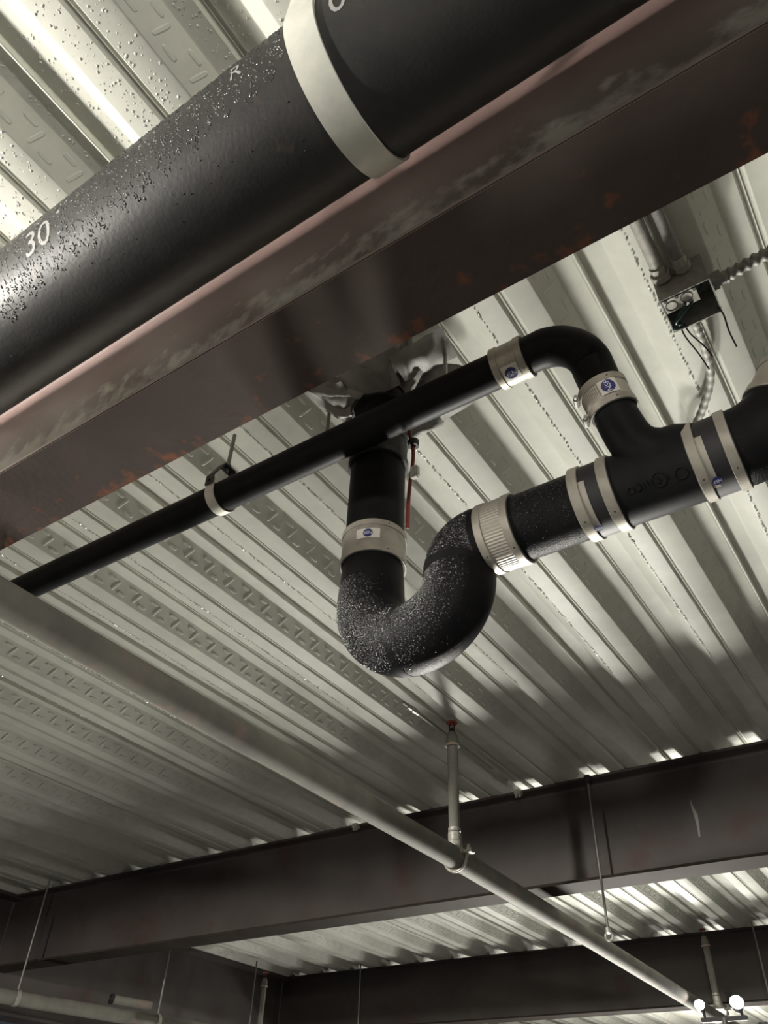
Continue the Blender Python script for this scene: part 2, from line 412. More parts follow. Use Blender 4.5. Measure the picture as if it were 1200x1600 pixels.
# ------------------------------------------------------------------ plumbing: riser, trap, drain, vent
PI = math.pi
RX, RY, RR = -.694, .950, .0555
tube_ = lambda pts, r, s=48: tube(B(), pts, r, s)
solo('riser_pipe', tube_([(RX, RY, .905), (RX, RY, 1.0), (RX, RY, 1.1), (RX, RY, 1.158)], RR), iron, 'short vertical black pipe dropping to the trap', 'pipe')
t = thing('riser_stub', (RX, RY, 1.164), 'black pipe stub coming down through the wrapped hole in the deck', 'pipe')
mk('barrel', tube_([(RX, RY, 1.164), (RX, RY, 1.25), (RX, RY, 1.36)], RR), iron, t)
bm = B(); lathe(bm, (RX, RY, 1.287), (0, 0, 1), [(-.006, RR), (-.006, RR + .008), (0, RR + .0105), (.022, RR + .0105), (.026, RR + .004), (.026, RR)], 48, True); mk('hub_rim', bm, rubber, t)
# P-trap
ZD = .8375
R1, R2 = .090, .047
zc = .782; x1 = RX + R1; x2 = x1 + math.sqrt((R1 + R2) ** 2 - (ZD - R2 - zc) ** 2)
beta = math.atan2(ZD - R2 - zc, x2 - x1)
ux, uz = V((1, 0, 0)), V((0, 0, 1))
path = [V((RX, RY, .8985)), V((RX, RY, .86)), V((RX, RY, .82))] + arc((x1, RY, zc), ux, uz, R1, PI, 2 * PI + beta, 56)
path += arc((x2, RY, ZD - R2), ux, uz, R2, PI + beta, PI / 2, 20)[1:] + [V((-.45, RY, ZD)), V((-.4285, RY, ZD))]
t = thing('p_trap', (x1, RY, zc - R1 - .06), 'wet glistening black cast iron U-shaped trap hanging in the middle', 'drain trap')
rad = [.0555, .0565, .0585] + [.0600] * (len(path) - 5) + [.057, .0555]
bm = tube(B(), path, rad, 56); mk('body', bm, iron_wet, t, ang=60)
def path_ring(i, w_, ro, mt, nm, par, h=.0012):
    a = (path[i + 1] - path[i - 1]).normalized(); bm = ring(B(), path[i], a, .057, ro, w_, 56, h); return mk(nm, bm, mt, par)
path_ring(28, .016, .0606, iron, 'casting_rib', t)
path_ring(60, .018, .0612, iron, 'casting_rib', t)
def grain(par, path, rads, n, i0, i1, rmin=.0006, rmax=.0013, seed=3):
    rg = random.Random(seed); vs, fs = [], []; ts = []
    cum = [0]
    for a, b in zip(path[:-1], path[1:]): cum.append(cum[-1] + (b - a).length)
    for _ in range(n):
        u = rg.uniform(cum[i0], cum[i1]); i = min(bisect.bisect_right(cum, u) - 1, len(path) - 2)
        f = (u - cum[i]) / (cum[i + 1] - cum[i]); p = path[i].lerp(path[i + 1], f); r = rads[i] * (1 - f) + rads[i + 1] * f
        ta = (path[i + 1] - path[max(i - 1, 0)]).normalized(); tb = (path[min(i + 2, len(path) - 1)] - path[i]).normalized()
        a, e1, e2 = frame(ta.lerp(tb, f), (-.55, -.8, -.15)); q = rg.gauss(0, .5); d = math.cos(q) * e1 + math.sin(q) * e2
        rr = rg.uniform(rmin, rmax); c = p + d * (r - .0001); _, g1, g2 = frame(d); b = len(vs)
        for sc_, h in ((1, 0), (.72, .6)):
            for k in range(5): vs.append(c + rr * sc_ * (math.cos(k * 1.2566) * g1 + math.sin(k * 1.2566) * g2) + d * rr * h * .8)
        vs.append(c + d * rr * .8)
        for k in range(5):
            fs.append((b + k, b + (k + 1) % 5, b + 5 + (k + 1) % 5, b + 5 + k)); fs.append((b + 5 + k, b + 5 + (k + 1) % 5, b + 10))
    o = mk('wet_grain', (vs, fs), glint, par, ang=180); o['kind'] = 'stuff'
grain(t, path, rad, 13000, 2, len(path) - 3)
# cast relief on the inlet leg: rings and bars
tr = V((0, 0, 0)) - V((RX, RY, 0))
def relief(par, c, a, e1, r, items):
    bm = B()
    for kind, s, ph, sz in items:
        if kind == 'o': pts = [(sz * math.cos(q * PI / 8), sz * math.sin(q * PI / 8)) for q in range(17)]
        elif kind == 'd': pts = [(0, -sz * .3), (0, sz * .3)]
        elif kind == 'a': pts = [(sz * math.cos(q * PI / 6 - PI / 2), sz * math.sin(q * PI / 6 - PI / 2)) for q in range(7)]
        else: pts = [(-sz, -sz), (sz, -sz * .2), (-sz, sz)]
        tube(bm, on_cyl(c, a, e1, r, pts, s, ph), .0013, 6)
    mk('cast_mark', bm, iron_wet, par)
relief(t, (RX, RY, .9), (0, 0, 1), tr, .0588, [('a', -.083, -24, .007), ('a', -.094, -22, .006), ('d', -.090, -14, .006), ('v', -.112, -24, .006), ('d', -.112, -15, .016), ('v', -.123, -19, .005), ('d', -.131, -19, .012)])
relief(t, (RX, RY, .9), (0, 0, 1), tr, .0592, [('o', -.146, -19, .0085), ('d', -.146, -19, .010), ('d', -.149, -19, .008)])
# drain: short pipe, tee, elbow
t = thing('drain_pipe', (-.34, RY, ZD - RR), 'short horizontal black pipe just right of the trap', 'pipe')
dp = [V((-.4225, RY, ZD)), V((-.35, RY, ZD)), V((-.2615, RY, ZD))]
mk('barrel', tube_(dp, RR), iron_wet, t); grain(t, dp, [RR] * 3, 900, 0, 2, .0005, .0010, 5)
t = thing('combination_tee', (-.17, RY, ZD - .058), 'black cast iron tee with a branch sweeping up to the vent elbow', 'pipe fitting')
mk('run', tube_([(-.2555, RY, ZD), (-.235, RY, ZD), (-.17, RY, ZD), (-.1, RY, ZD), (-.083, RY, ZD)], [.0555, .0575, .0575, .0575, .0555]), iron, t)
VY, VZ = .857, 1.1295
bt = V((-.2035, .868, .990)); bb = V((-.186, .902, .880)); bax = (bt - bb).normalized()
bz = [V((-.105, .945, ZD)), V((-.118, .940, .848)), V((-.140, .932, .856)), V((-.160, .925, .862)), V((-.174, .915, .872)), V((-.1825, .907, .884)), V((-.1875, .899, .900)), V((-.1915, .8915, .920)), V((-.1955, .884, .9425)), V((-.1975, .8795, .9575))]
mk('branch', tube(B(), bz, [.054, .0515, .047, .042, .0385, .0365, .0352, .0346, .0340, .0335], 40), iron, t)
relief(t, (0, RY, ZD), (1, 0, 0), (0, -RY, -ZD), .0578, [('o', -.128, 5, .0085), ('d', -.147, 4, .010), ('o', -.160, 3, .0105), ('d', -.160, 3, .02), ('v', -.160, 3, .004), ('d', -.176, 2, .012), ('d', -.182, 4, .012), ('a', -.193, 3, .006), ('o', -.202, 4, .005)])
e45 = [V((-.077, RY, ZD)), V((-.058, RY, ZD)), V((-.045, RY, ZD))] + arc((-.045, RY, ZD + .088), ux, uz, .088, -PI / 2, -PI / 2 + PI / 3.4, 10)[1:]
ed = V((math.cos(PI / 3.4), 0, math.sin(PI / 3.4)))
ee = e45[-1] + ed * .03
solo('drain_elbow', tube_(e45 + [ee], [.0555, .057] + [.0585] * (len(e45) - 2) + [.0555]), iron_wet, 'black elbow turning upward at the right edge of the picture', 'pipe fitting')
solo('drain_riser_pipe', tube_([ee + ed * .006, ee + ed * .3, ee + ed * .52], RR), iron, 'black pipe rising beyond the elbow at the far right', 'pipe')
# vent line
vz = lambda x: VZ + (-.37 - x) * .012
solo('vent_pipe', tube_([(x, VY, vz(x)) for x in (-3.2, -2.4, -1.7, -1.0, -.6, -.3445)], .0335, 40), iron, 'long thin black vent pipe running diagonally across the picture', 'pipe')
RE = .083
xs = -.3395; ex = -.2935
down = -bax
side = V((1, 0, 0))
dn = (down - side * down.dot(side)).normalized()
pe = [V((xs, VY, VZ)), V((ex, VY, VZ))]
c_ = V((ex, VY, VZ)) + dn * RE
pe += [c_ + RE * (math.sin(q * PI / 24) * side - math.cos(q * PI / 24) * dn) for q in range(1, 13)]
tail = bz[-1] - down * .005
pe += [pe[-1] * .45 + tail * .55, tail]
solo('vent_elbow', tube(B(), pe, [.0335, .0340] + [.0352] * 12 + [.0340, .0335], 40), iron, 'black quarter-bend elbow joining the thin vent pipe to the tee', 'pipe fitting')

def coupling(c, a, r, wid, label, bw=.013, band=None, mid='ribbed', sticker=None, face=None, screws=True, scr_phi=150, gap_shield=None):
    a = V(a).normalized(); c = V(c); face = V(face) if face else -c
    t = thing('no_hub_coupling', c - V((0, 0, r)), label, 'pipe coupling', 'stainless pipe couplings')
    bm = ring(B(), c, a, r + .0006, r + .0032, wid * 1.04, 56, .0006); mk('gasket', bm, rubber, t)
    if mid == 'ribbed':
        n = 140; bm = B(); A, e1, e2 = frame(a, face); h = wid / 2 - bw * .6; R_ = []
        for s in (-h, h):
            R_.append([bm.verts.new(c + A * s + (r + .0042 + (.0005 if k % 2 else -.0002)) * (math.cos(2 * PI * k / n) * e1 + math.sin(2 * PI * k / n) * e2)) for k in range(n)])
        for k in range(n): bm.faces.new((R_[0][k], R_[0][(k + 1) % n], R_[1][(k + 1) % n], R_[1][k]))
        mk('shield', bm, ribbed, t, smooth=False)
    elif mid == 'strip':
        vs, fs = patch(c, a, face, r + .0040, .011, .085, -wid / 2 + bw + .0045, 4, 60); mk('shield', (vs, fs), ribbed, t, smooth=False)
    elif mid == 'wide':
        bm = ring(B(), c, a, r + .003, r + .0044, wid - bw, 64, .0004); mk('shield', bm, steel, t)
    for s in (-1, 1):
        bm = ring(B(), c + a * s * (wid / 2 - bw / 2), a, r + .0034, r + .0062, bw, 72, .0009); mk('clamp_band', bm, band or steel, t)
        A, e1, e2 = frame(a, face)
        if screws:
            q = math.radians(scr_phi); d = math.cos(q) * e1 + math.sin(q) * e2; tg = A.cross(d)
            bm = B(); p = c + a * s * (wid / 2 - bw / 2) + d * (r + .0105)
            tube(bm, [p - tg * .012, p + tg * .007], .0048, 8)
            tube(bm, [p - tg * .007, p + tg * .016], .0030, 8)
            mk('clamp_screw', bm, rod_m, t, smooth=False)
        q = math.radians(24); d = math.cos(q) * e1 + math.sin(q) * e2
        bm = B(); lathe(bm, c + a * s * (wid / 2 - bw / 2) + d * (r + .0063), d, [(0, .0002), (.0003, .0014), (0, .0016)], 8); mk('rivet_hole', bm, hole_m, t)
    if sticker:
        s0, ph, pw, pl, dr, rot, size = sticker
        rr = r + .0066
        pm = t
        if pw: pm = mk('label_plate', patch(c, a, face, rr - .0008, pw, pl, s0, ph), white_lbl, t, smooth=False)
        nm = mk('certification_mark', disc(c, a, face, rr, dr, s0, ph), blue_lbl, pm, smooth=False, label='round blue certification mark')
        if not pw: pm = nm
        vs, fs = text_mesh('NSF', size)
        mk('mark_letters', (on_cyl(c, a, face, rr + .0004, vs, s0, ph, rot), fs), txt_m, pm, smooth=False)
    return t
X1 = (1, 0, 0)
coupling((RX, RY, .903), (0, 0, 1), RR, .072, 'stainless coupling joining the vertical pipe to the top of the trap', mid='wide', sticker=(.002, -12, .022, .044, .0092, PI / 2, .0100), scr_phi=170)
coupling((RX, RY, 1.161), (0, 0, 1), RR, .078, 'coupling high on the vertical pipe, bands coloured dark for shade, half hidden by the vent pipe', band=blackm, mid='rubber', scr_phi=170)  # bands coloured black in place of the shade they sit in
coupling((-.4255, RY, ZD), X1, RR, .062, 'ribbed stainless coupling at the outlet of the trap', mid='ribbed', bw=.014, scr_phi=160)
coupling((-.2585, RY, ZD), X1, RR, .064, 'two-band coupling with black rubber between, left of the tee', mid='strip', bw=.017, sticker=(-.010, 41, 0, 0, .0066, PI, .0072), scr_phi=165)
coupling((-.080, RY, ZD), X1, RR, .062, 'two-band coupling with black rubber between, right of the tee', mid='strip', bw=.015, sticker=(-.0075, 32, 0, 0, .0068, PI, .0074), scr_phi=165)
coupling(ee + ed * .003, ed, RR, .066, 'bright coupling cut off by the right edge of the picture', mid='wide', bw=.016)
coupling((-.342, VY, VZ), X1, .0335, .060, 'small stainless coupling where the vent pipe meets its elbow', mid='wide', sticker=(.0, 22, .030, .032, .0112, PI, .0125), scr_phi=190)
coupling((-.1985, .8775, .9625), bax, .0335, .054, 'small stainless coupling between the vent elbow and the tee branch', mid='ribbed', bw=.013, sticker=(.001, 16, .026, .030, .0112, 0, .0125), scr_phi=-80)

clevis('clevis_hanger', -1.046, VY, vz(-1.046), .0335, .024, .003, vz(-1.046) + .048, blackm, 'small black hanger with bright underside holding the thin vent pipe', .0045, ZB, band_mt=zinc)

# riser clamp with two rods
t = thing('riser_clamp', (RX, RY, 1.192), 'steel riser clamp hung on two thin rods behind the vent pipe', 'pipe clamp')
for s in (-1, 1):
    bm = B(); yy = RY + s * (RR + .0035)
    lathe(bm, (RX, RY, 1.20), (0, 0, 1), [(-.014, RR + .001), (-.014, RR + .005), (.014, RR + .005), (.014, RR + .001)], 20, True, a0=20 if s > 0 else 200, a1=160 if s > 0 else 340, ref=(1, 0, 0))
    box(bm, (-.783, RY - .030 + s * .012, 1.20), (.085, .004, .028)); box(bm, (-.580, RY - .030 + s * .012, 1.20), (.135, .004, .028))
    mk('clamp_bar', bm, blackm, t, smooth=False)
for x in (-.806, -.507):
    bm = B(); tube(bm, [(x, RY - .042, 1.185), (x, RY - .042, 1.326)], .0042, 10); rd = mk('rod', bm, rod_m, t)
    bm = B(); tube(bm, arc((x, RY - .042, 1.333 + .0), (1, 0, 0), (0, 0, 1), .0085, -PI / 2, PI * 1.4, 14), .0028, 8); mk('eye', bm, rod_m, t)
    bm = B(); lathe(bm, (x, RY - .042, 1.212), (0, 0, 1), [(-.003, .004), (-.003, .0085), (.003, .0085), (.003, .004)], 6, True); mk('nut', bm, rod_m, t, smooth=False)

# crumpled polythene round the hole
def hsh(x, y):
    return (math.sin(x * 61 + 1.3 * math.sin(y * 37)) + math.sin(y * 53 + 1.7 * math.sin(x * 29 + 2)) + .6 * math.sin((x + y) * 97)) / 2.6
t = thing('plastic_sheet', (RX, RY, 1.25), 'crumpled grey plastic sheeting stuffed round the pipe hole in the deck', 'plastic sheet')
bm = B(); N, Mr = 72, 14; rows = []
for j in range(Mr + 1):
    f = j / Mr; row = []
    for k in range(N):
        q = 2 * PI * k / N
        sq = 1 / max(abs(math.cos(q)) / 1.0, abs(math.sin(q)) / .92)
        ro = .118 * min(sq, 1.30) * (1 + .16 * math.sin(q * 5 + 1) * f + .08 * math.sin(q * 13))
        if -.2 < math.cos(q + .75) - .85: ro *= 1.25
        rr = RR + .014 + (ro - RR) * f
        x, y = RX + .012 + rr * math.cos(q), RY + rr * math.sin(q)
        fold = abs(math.sin(q * 4.5 + 2 * f + .8 * math.sin(q * 2))) ** 1.5
        z = 1.329 - .030 * (1 - f) ** 1.3 * (.4 + fold) - .016 * fold * math.sin(PI * f) - .005 * (1 + hsh(x * 1.6, y * 1.6)) * min(1, (1 - f) * 4)
        z = min(z, 1.3315)
        row.append(bm.verts.new((x, y, z)))
    rows.append(row)
for j in range(Mr):
    for k in range(N): bm.faces.new((rows[j][k], rows[j][(k + 1) % N], rows[j + 1][(k + 1) % N], rows[j + 1][k]))
mk('gathered_skirt', bm, plast, t, ang=50)
def rag(pts, nm, nx=10, amp=.008):
    bm = B(); a, b, c, d = [V(p) for p in pts]; g = []
    for i in range(nx + 1):
        r_ = []
        for j in range(nx + 1):
            u, v = i / nx, j / nx; p = (a * (1 - u) + b * u) * (1 - v) + (d * (1 - u) + c * u) * v
            p.z -= amp * (1 + hsh(p.x * 1.3 + 3, p.y * 1.3)) * math.sin(PI * u) * math.sin(PI * v) + amp * .3 * abs(math.sin(u * 9 + v * 4))
            r_.append(bm.verts.new(p))
        g.append(r_)
    for i in range(nx):
        for j in range(nx): bm.faces.new((g[i][j], g[i + 1][j], g[i + 1][j + 1], g[i][j + 1]))
    mk(nm, bm, plast, t, ang=50)
rag([(-.655, .99, 1.322), (-.525, .975, 1.325), (-.525, 1.062, 1.328), (-.650, 1.075, 1.326)], 'loose_flap', amp=.003)
rag([(-.60, .835, 1.300), (-.478, .845, 1.325), (-.492, .930, 1.328), (-.60, .90, 1.290)], 'loose_flap', amp=.014)
rag([(-.80, .84, 1.326), (-.72, .835, 1.300), (-.73, .93, 1.295), (-.80, .955, 1.326)], 'loose_flap', amp=.014)
rag([(-.72, .82, 1.318), (-.60, .82, 1.312), (-.61, .90, 1.285), (-.73, .90, 1.290)], 'loose_flap', amp=.012)

# red cable down the riser
rc = [(-.609, .945, 1.325), (-.611, .947, 1.25), (-.6175, .948, 1.19), (-.610, .951, 1.13), (-.613, .953, 1.09), (-.618, .955, 1.06), (-.624, .958, 1.01), (-.626, .960, .955), (-.628, .962, .945)]
def smooth_path(p, n=6):
    p = [V(q) for q in p]; out = []
    for i in range(len(p) - 1):
        a, b, c, d = p[max(i - 1, 0)], p[i], p[i + 1], p[min(i + 2, len(p) - 1)]
        for k in range(n):
            s = k / n; out.append(.5 * ((2 * b) + (c - a) * s + (2 * a - 5 * b + 4 * c - d) * s * s + (3 * b - a - 3 * c + d) * s ** 3))
    return out + [p[-1]]
t = thing('red_cable', (-.62, .95, .888), 'thin red cable running down the right side of the vertical pipe', 'cable')
bm = B(); tube(bm, smooth_path(rc), .0038, 10); mk('jacket', bm, red_cab, t)
bm = B(); bbox(bm, (-.604, .948, 1.066), (.017, .014, .030), .003); mk('connector', bm, white_p, t, label='white plastic connector')
bm = B(); ring(bm, (-.609, .950, 1.150), (0, 0, 1), .005, .0115, .016, 16); mk('tape_wrap', bm, rubber, t)

# ------------------------------------------------------------------ sprinkler main, sprigs
SZ, SX = .866, -1.38
mp_ = [(-1.372, -1.2, SZ), (-1.375, .6, SZ), (-1.38, 2.447, SZ), (-1.41, 3.7, SZ), (-1.452, 4.98, SZ), (-1.475, 5.7, SZ), (-1.50, 6.6, SZ)]
solo('sprinkler_main', tube_(mp_, .0362, 40), sprk, 'long dull grey sprinkler pipe running diagonally towards the work lamp', 'pipe')
def sprig(x, y, z, ztop, label, tee=True, rr=.0192):
    t = thing('sprinkler_sprig', (x, y, z), label, 'sprinkler')
    zr = ztop - .095
    mk('drop_pipe', tube(B(), [(x, y, z + .05), (x, y, (z + zr) / 2), (x, y, zr + .01)], rr, 24), sprk, t)
    if tee:
        R = .0362
        bm = B(); lathe(bm, (x, y, z), (0, 0, 1), [(R - .012, rr * 1.42), (R + .018, rr * 1.32), (R + .02, rr * 1.2), (R + .046, rr * 1.2), (R + .048, rr * 1.02)], 24); mk('threaded_outlet', bm, cast_z, t)
        bm = ring(B(), (x, y, z + .094), (0, 0, 1), rr, rr * 1.14, .012, 24); mk('lock_ring', bm, cast_z, t)
        bm = B(); lathe(bm, (x, y, z), (0, 1, 0), [(-.024, R + .0006), (-.024, R + .0055), (.024, R + .0055), (.024, R + .0006)], 24, True, a0=-80, a1=80); mk('saddle', bm, cast_z, t)
        for s in (-1, 1):
            bm = B(); bbox(bm, (x + s * (R + .017), y, z + .014), (.030, .030, .010), .002); mk('saddle_lug', bm, cast_z, t)
        bm = B(); pts = [(x - R - .017, y, z + .030)] + [(x - R - .0075, y, z)] + [(x + (R + .0055) * math.cos(q), y, z + (R + .0055) * math.sin(q)) for q in [PI + PI * i / 16 for i in range(1, 16)]] + [(x + R + .0075, y, z), (x + R + .017, y, z + .030)]
        tube(bm, pts, .0052, 10); mk('u_bolt', bm, cast_z, t)
        for s in (-1, 1):
            bm = B(); lathe(bm, (x + s * (R + .017), y, z + .023), (0, 0, 1), [(-.004, .002), (-.004, .0095), (.004, .0095), (.004, .002)], 6, True); tube(bm, [(x + s * (R + .017), y, z + .02), (x + s * (R + .017), y, z + .038)], .005, 8); mk('u_bolt_nut', bm, cast_z, t, smooth=False)
    bm = B(); lathe(bm, (x, y, zr), (0, 0, 1), [(-.006, rr * 1.02), (-.006, rr * 1.3), (.0, rr * 1.34), (.006, rr * 1.25), (.024, rr * 1.18), (.034, rr * 1.08), (.052, rr * .75), (.056, .006)], 24); mk('reducer', bm, sprk, t)
    bm = ring(B(), (x, y, zr - .001), (0, 0, 1), rr, rr * 1.42, .009, 24); mk('rusty_bead', bm, mat('rust_stained_thread_seal', (.42, .33, .25), .6) if 'rust_stained_thread_seal' not in bpy.data.materials else bpy.data.materials['rust_stained_thread_seal'], t)
    bm = B(); lathe(bm, (x, y, zr + .054), (0, 0, 1), [(0, .004), (0, .0125), (.010, .0125), (.010, .008), (.016, .006), (.016, .001)], 6); 
    for s in (-1, 1): tube(bm, smooth_path([(x + s * .006, y, zr + .066), (x + s * .011, y, zr + .078), (x + s * .006, y, zr + .089), (x, y, zr + .094)], 4), .0024, 8)
    mk('sprinkler_frame', bm, blackm, t)
    bm = B(); lathe(bm, (x, y, ztop - .001), (0, 0, 1), [(-.001, .001), (-.002, .013), (-.004, .0185), (-.006, .0208), (-.0025, .0215), (.001, .015), (.001, .001)], 24, True); mk('deflector', bm, red_m, t, label='dark red round deflector')
    return t
sprig(-1.382, 2.447, SZ, 1.362, 'upright sprinkler head with red deflector on a vertical pipe, clamped to the sprinkler main')
sprig(-1.42, 5.62, SZ, 1.315, 'distant upright sprinkler pipe standing above the work lamp', tee=True)

# second sprinkler line, lower left
q0, q1 = V((-4.55, 2.45, .735)), V((-4.21, 3.95, .725))
solo('branch_pipe', tube_([q0, (q0 + q1) / 2, q1, q1 + (q1 - q0).normalized() * 1.5], .0362, 32), sprk, 'pale grey sprinkler pipe in the bottom left corner', 'pipe')
def rod(x, y, za, zb, label, r=.0048, clampz=True, loop=None, eye=False):
    t = thing('hanger_rod', (x, y, zb), label, 'hanger rod', 'threaded hanger rods')
    bm = B(); tube(bm, [(x, y, zb), (x, y, (za + zb) / 2), (x, y, za)], r, 10); mk('rod', bm, rod_m, t)
    if clampz:
        bm = B(); bbox(bm, (x, y + .008, za - .012), (.024, .032, .026), .002); box(bm, (x, y, za - .03), (.014, .014, .012)); mk('beam_clamp', bm, blackm, t)
    if loop:
        R, zc_ = loop
        bm = ring(B(), (x, y, zc_), (.2, 1, 0), R + .0008, R + .004, .022, 32); mk('pipe_ring', bm, cast_z, t)
    if eye:
        bm = B(); lathe(bm, (x, y, zb), (0, 0, 1), [(-.012, .001), (-.012, .011), (.006, .011), (.008, r)], 12); tube(bm, arc((x, y, zb - .022), (1, 0, 0), (0, 0, 1), .014, 0, 2 * PI, 18), .004, 8); mk('swivel_eye', bm, cast_z, t)
    return t
rod(-1.117, 3.095, ZB - .002, .755, 'thin rod in front of the middle beam with an empty swivel eye', eye=True)
pr_ = lambda y: q0.x + (q1.x - q0.x) * (y - q0.y) / (q1.y - q0.y)
rod(pr_(3.0), 3.0, ZB, .775, 'thin rod at far left holding the pale bottom-left pipe', r=.0055, clampz=False, loop=(.0375, .7335))
rod(pr_(3.85), 3.85, ZB, .765, 'thin dim rod behind the middle beam, second to hold the pale bottom-left pipe', r=.0065, clampz=False, loop=(.0375, .7275))
rod(-4.72, 5.20, ZB, .55, 'faint rod just left of the distant lower-left sprinkler pipe', r=.006, clampz=False)
rod(-4.03, 5.62, ZB, .55, 'very faint rod against the farthest beam, left of centre', r=.005, clampz=False)
rod(-1.13, 5.66, ZB, .62, 'faint rod against the farthest beam, at the right edge', r=.005, clampz=False)
sprig(-4.60, 5.18, .50, 1.245, 'distant grey sprinkler pipe near the girder at lower left', tee=False, rr=.019)
t = thing('pipe_stub', (-3.98, 3.36, .70), 'short pale length of pipe lying above the bottom-left pipe', 'pipe')
a0, a1 = V((-4.035, 3.32, .752)), V((-3.935, 3.52, .742))
mk('barrel', tube(B(), [a0, (a0 + a1) / 2, a1], .021, 24), sprk, t); mk('end_cap', ring(B(), a0, a1 - a0, .018, .025, .02, 24), rubber, t)

# thin conduit in the flute, with connectors, up to the middle beam
cx = -1.398
t = thing('thin_conduit', (cx, 2.7, ZB), 'thin bright conduit lying in a deck rib beside the red sprinkler head', 'conduit')
mk('conduit_tube', tube(B(), [(cx - .045, 2.2, 1.350), (cx - .045, 2.6, 1.350), (cx - .045, 3.02, 1.350)], .0065, 12), cond_m, t)
for y in (2.27, 2.92):
    bm = B(); lathe(bm, (cx - .045, y, 1.350), (0, 1, 0), [(-.035, .0066), (-.035, .0095), (-.008, .0095), (-.008, .0115), (.008, .0115), (.008, .0095), (.035, .0095), (.035, .0066)], 12, True); mk('connector', bm, cast_z, t, smooth=False)
def clip(x, y, label):
    t = thing('beam_clip', (x, y, ZB - .03), label, 'clip', 'clips on the middle beam')
    bm = B(); bbox(bm, (x, y, ZB - .012), (.03, .03, .022), .003); mk('jaw', bm, cast_z, t)
    for s in (-1, 1):
        bm = B(); tube(bm, [(x + s * .008, y - .004, ZB - .034), (x + s * .008, y - .004, ZB - .012)], .0052, 8); mk('bolt', bm, cast_z, t)
clip(-1.434, YB2 - FW / 2 - .006, 'small bright clip on the top edge of the middle beam, right of the sprig')
clip(-2.29, YB2 - FW / 2 - .006, 'small bright clip on the top edge of the middle beam, beside the sprinkler main')

# ------------------------------------------------------------------ electrical box, conduits
ex0, ex1, ey0, ey1, ez0 = -.089, .0, .968, 1.049, 1.254
t = thing('junction_box', ((ex0 + ex1) / 2, 1.0, ez0), 'open galvanised electrical junction box under the deck at upper right', 'electrical box')
bm = B(); th = .0022; cxm, cym = (ex0 + ex1) / 2, (ey0 + ey1) / 2; hz = ZB - ez0
for c, s in (((cxm, ey0, ez0 + hz / 2), (ex1 - ex0, th, hz)), ((cxm, ey1, ez0 + hz / 2), (ex1 - ex0, th, hz)), ((ex0, cym, ez0 + hz / 2), (th, ey1 - ey0, hz)), ((ex1, cym, ez0 + hz / 2), (th, ey1 - ey0, hz)), ((cxm, cym, ZB - .002), (ex1 - ex0, ey1 - ey0, th))): box(bm, c, s)
mk('box_body', bm, box_m, t, smooth=False)
bm = B(); box(bm, (cxm - .012, ey0 + .020, ez0 + .002), (.062, .030, .0018)); mk('cover_strip', bm, cast_z, t, smooth=False)
for x, y, r in ((-.074, .990, .011), (-.045, .985, .011), (-.030, 1.03, .013)):
    z = ez0 + .0008 if y < 1.0 else ZB - .008
    bm = ring(B(), (x, y, z), (0, 0, 1), r - .0012, r, .0012, 20, .0002); mk('knockout', bm, hole_m, t)
for i, (x, y) in enumerate(((-.080, .975), (-.060, .974), (-.052, .996), (-.028, .974))):
    bm = B(); lathe(bm, (x, y, ez0 - .0005), (0, 0, 1), [(-.001, .0005), (-.001, .0032), (.001, .0032)], 8); mk('screw_hole', bm, hole_m, t)
for p in ([(-.03, 1.0, 1.30), (-.045, 1.0, 1.262), (-.07, 1.01, 1.250), (-.083, 1.035, 1.245)], [(-.01, .995, 1.29), (-.04, 1.0, 1.255), (-.078, 1.02, 1.243), (-.07, 1.04, 1.258)]):
    bm = B(); tube(bm, smooth_path(p), .0022, 6); mk('wire', bm, green_w, t)
for p in ([(-.075, 1.045, 1.262), (-.074, 1.062, 1.245), (-.064, 1.095, 1.222), (-.058, 1.125, 1.205)], [(-.068, 1.045, 1.262), (-.064, 1.06, 1.245), (-.050, 1.085, 1.225), (-.044, 1.105, 1.212)], [(-.005, 1.04, 1.26), (.0, 1.05, 1.245), (-.002, 1.075, 1.225), (.0, 1.10, 1.205)]):
    bm = B(); tube(bm, smooth_path(p), .0016, 6); mk('loose_wire', bm, wire_m, t)
bm = B(); sph(bm, (-.083, 1.035, 1.248), .007, 1); sph(bm, (-.074, 1.03, 1.25), .006, 1); mk('wire_nut', bm, green_w, t)
for nm, xx, rr, lab in (('conduit', -.072, .0125, 'bright rigid conduit entering the junction box from behind the near beam'), ('conduit', -.034, .011, 'darker second conduit beside the first, entering the junction box')):
    t = thing(nm, (xx, .8, 1.30), lab, 'conduit')
    mk('conduit_tube', tube(B(), [(xx, .64, 1.312), (xx, .8, 1.312), (xx, .955, 1.308)], rr, 20), cond_m if rr > .012 else box_m, t)
    bm = B(); lathe(bm, (xx, .955, 1.308), (0, 1, 0), [(-.022, rr), (-.022, rr * 1.2), (-.006, rr * 1.2), (-.006, rr * 1.5), (.006, rr * 1.5), (.006, rr)], 8, True); mk('connector', bm, cond_m, t, smooth=False)
t = thing('flexible_conduit', (.1, .995, 1.27), 'coiled flexible metal conduit leaving the junction box to the right', 'conduit')
bm = B(); pts, rs = [], []
n = 150
for i in range(n + 1):
    x = .022 + .55 * i / n; pts.append((x, 1.0 - .006 * math.sin(i / n * 3), 1.281 + .012 * math.sin(i / n * 5))); rs.append(.0108 + .0026 * math.cos(i * 2 * PI / 4))
tube(bm, pts, rs, 16); mk('spiral_armour', bm, box_m, t, ang=80)
bm = B(); lathe(bm, (.012, 1.0, 1.281), X1, [(-.010, .008), (-.010, .016), (.0, .016), (.0, .012), (.018, .013), (.018, .009)], 10, True); box(bm, (.014, 1.0, 1.297), (.014, .012, .010)); mk('connector', bm, box_m, t, smooth=False)
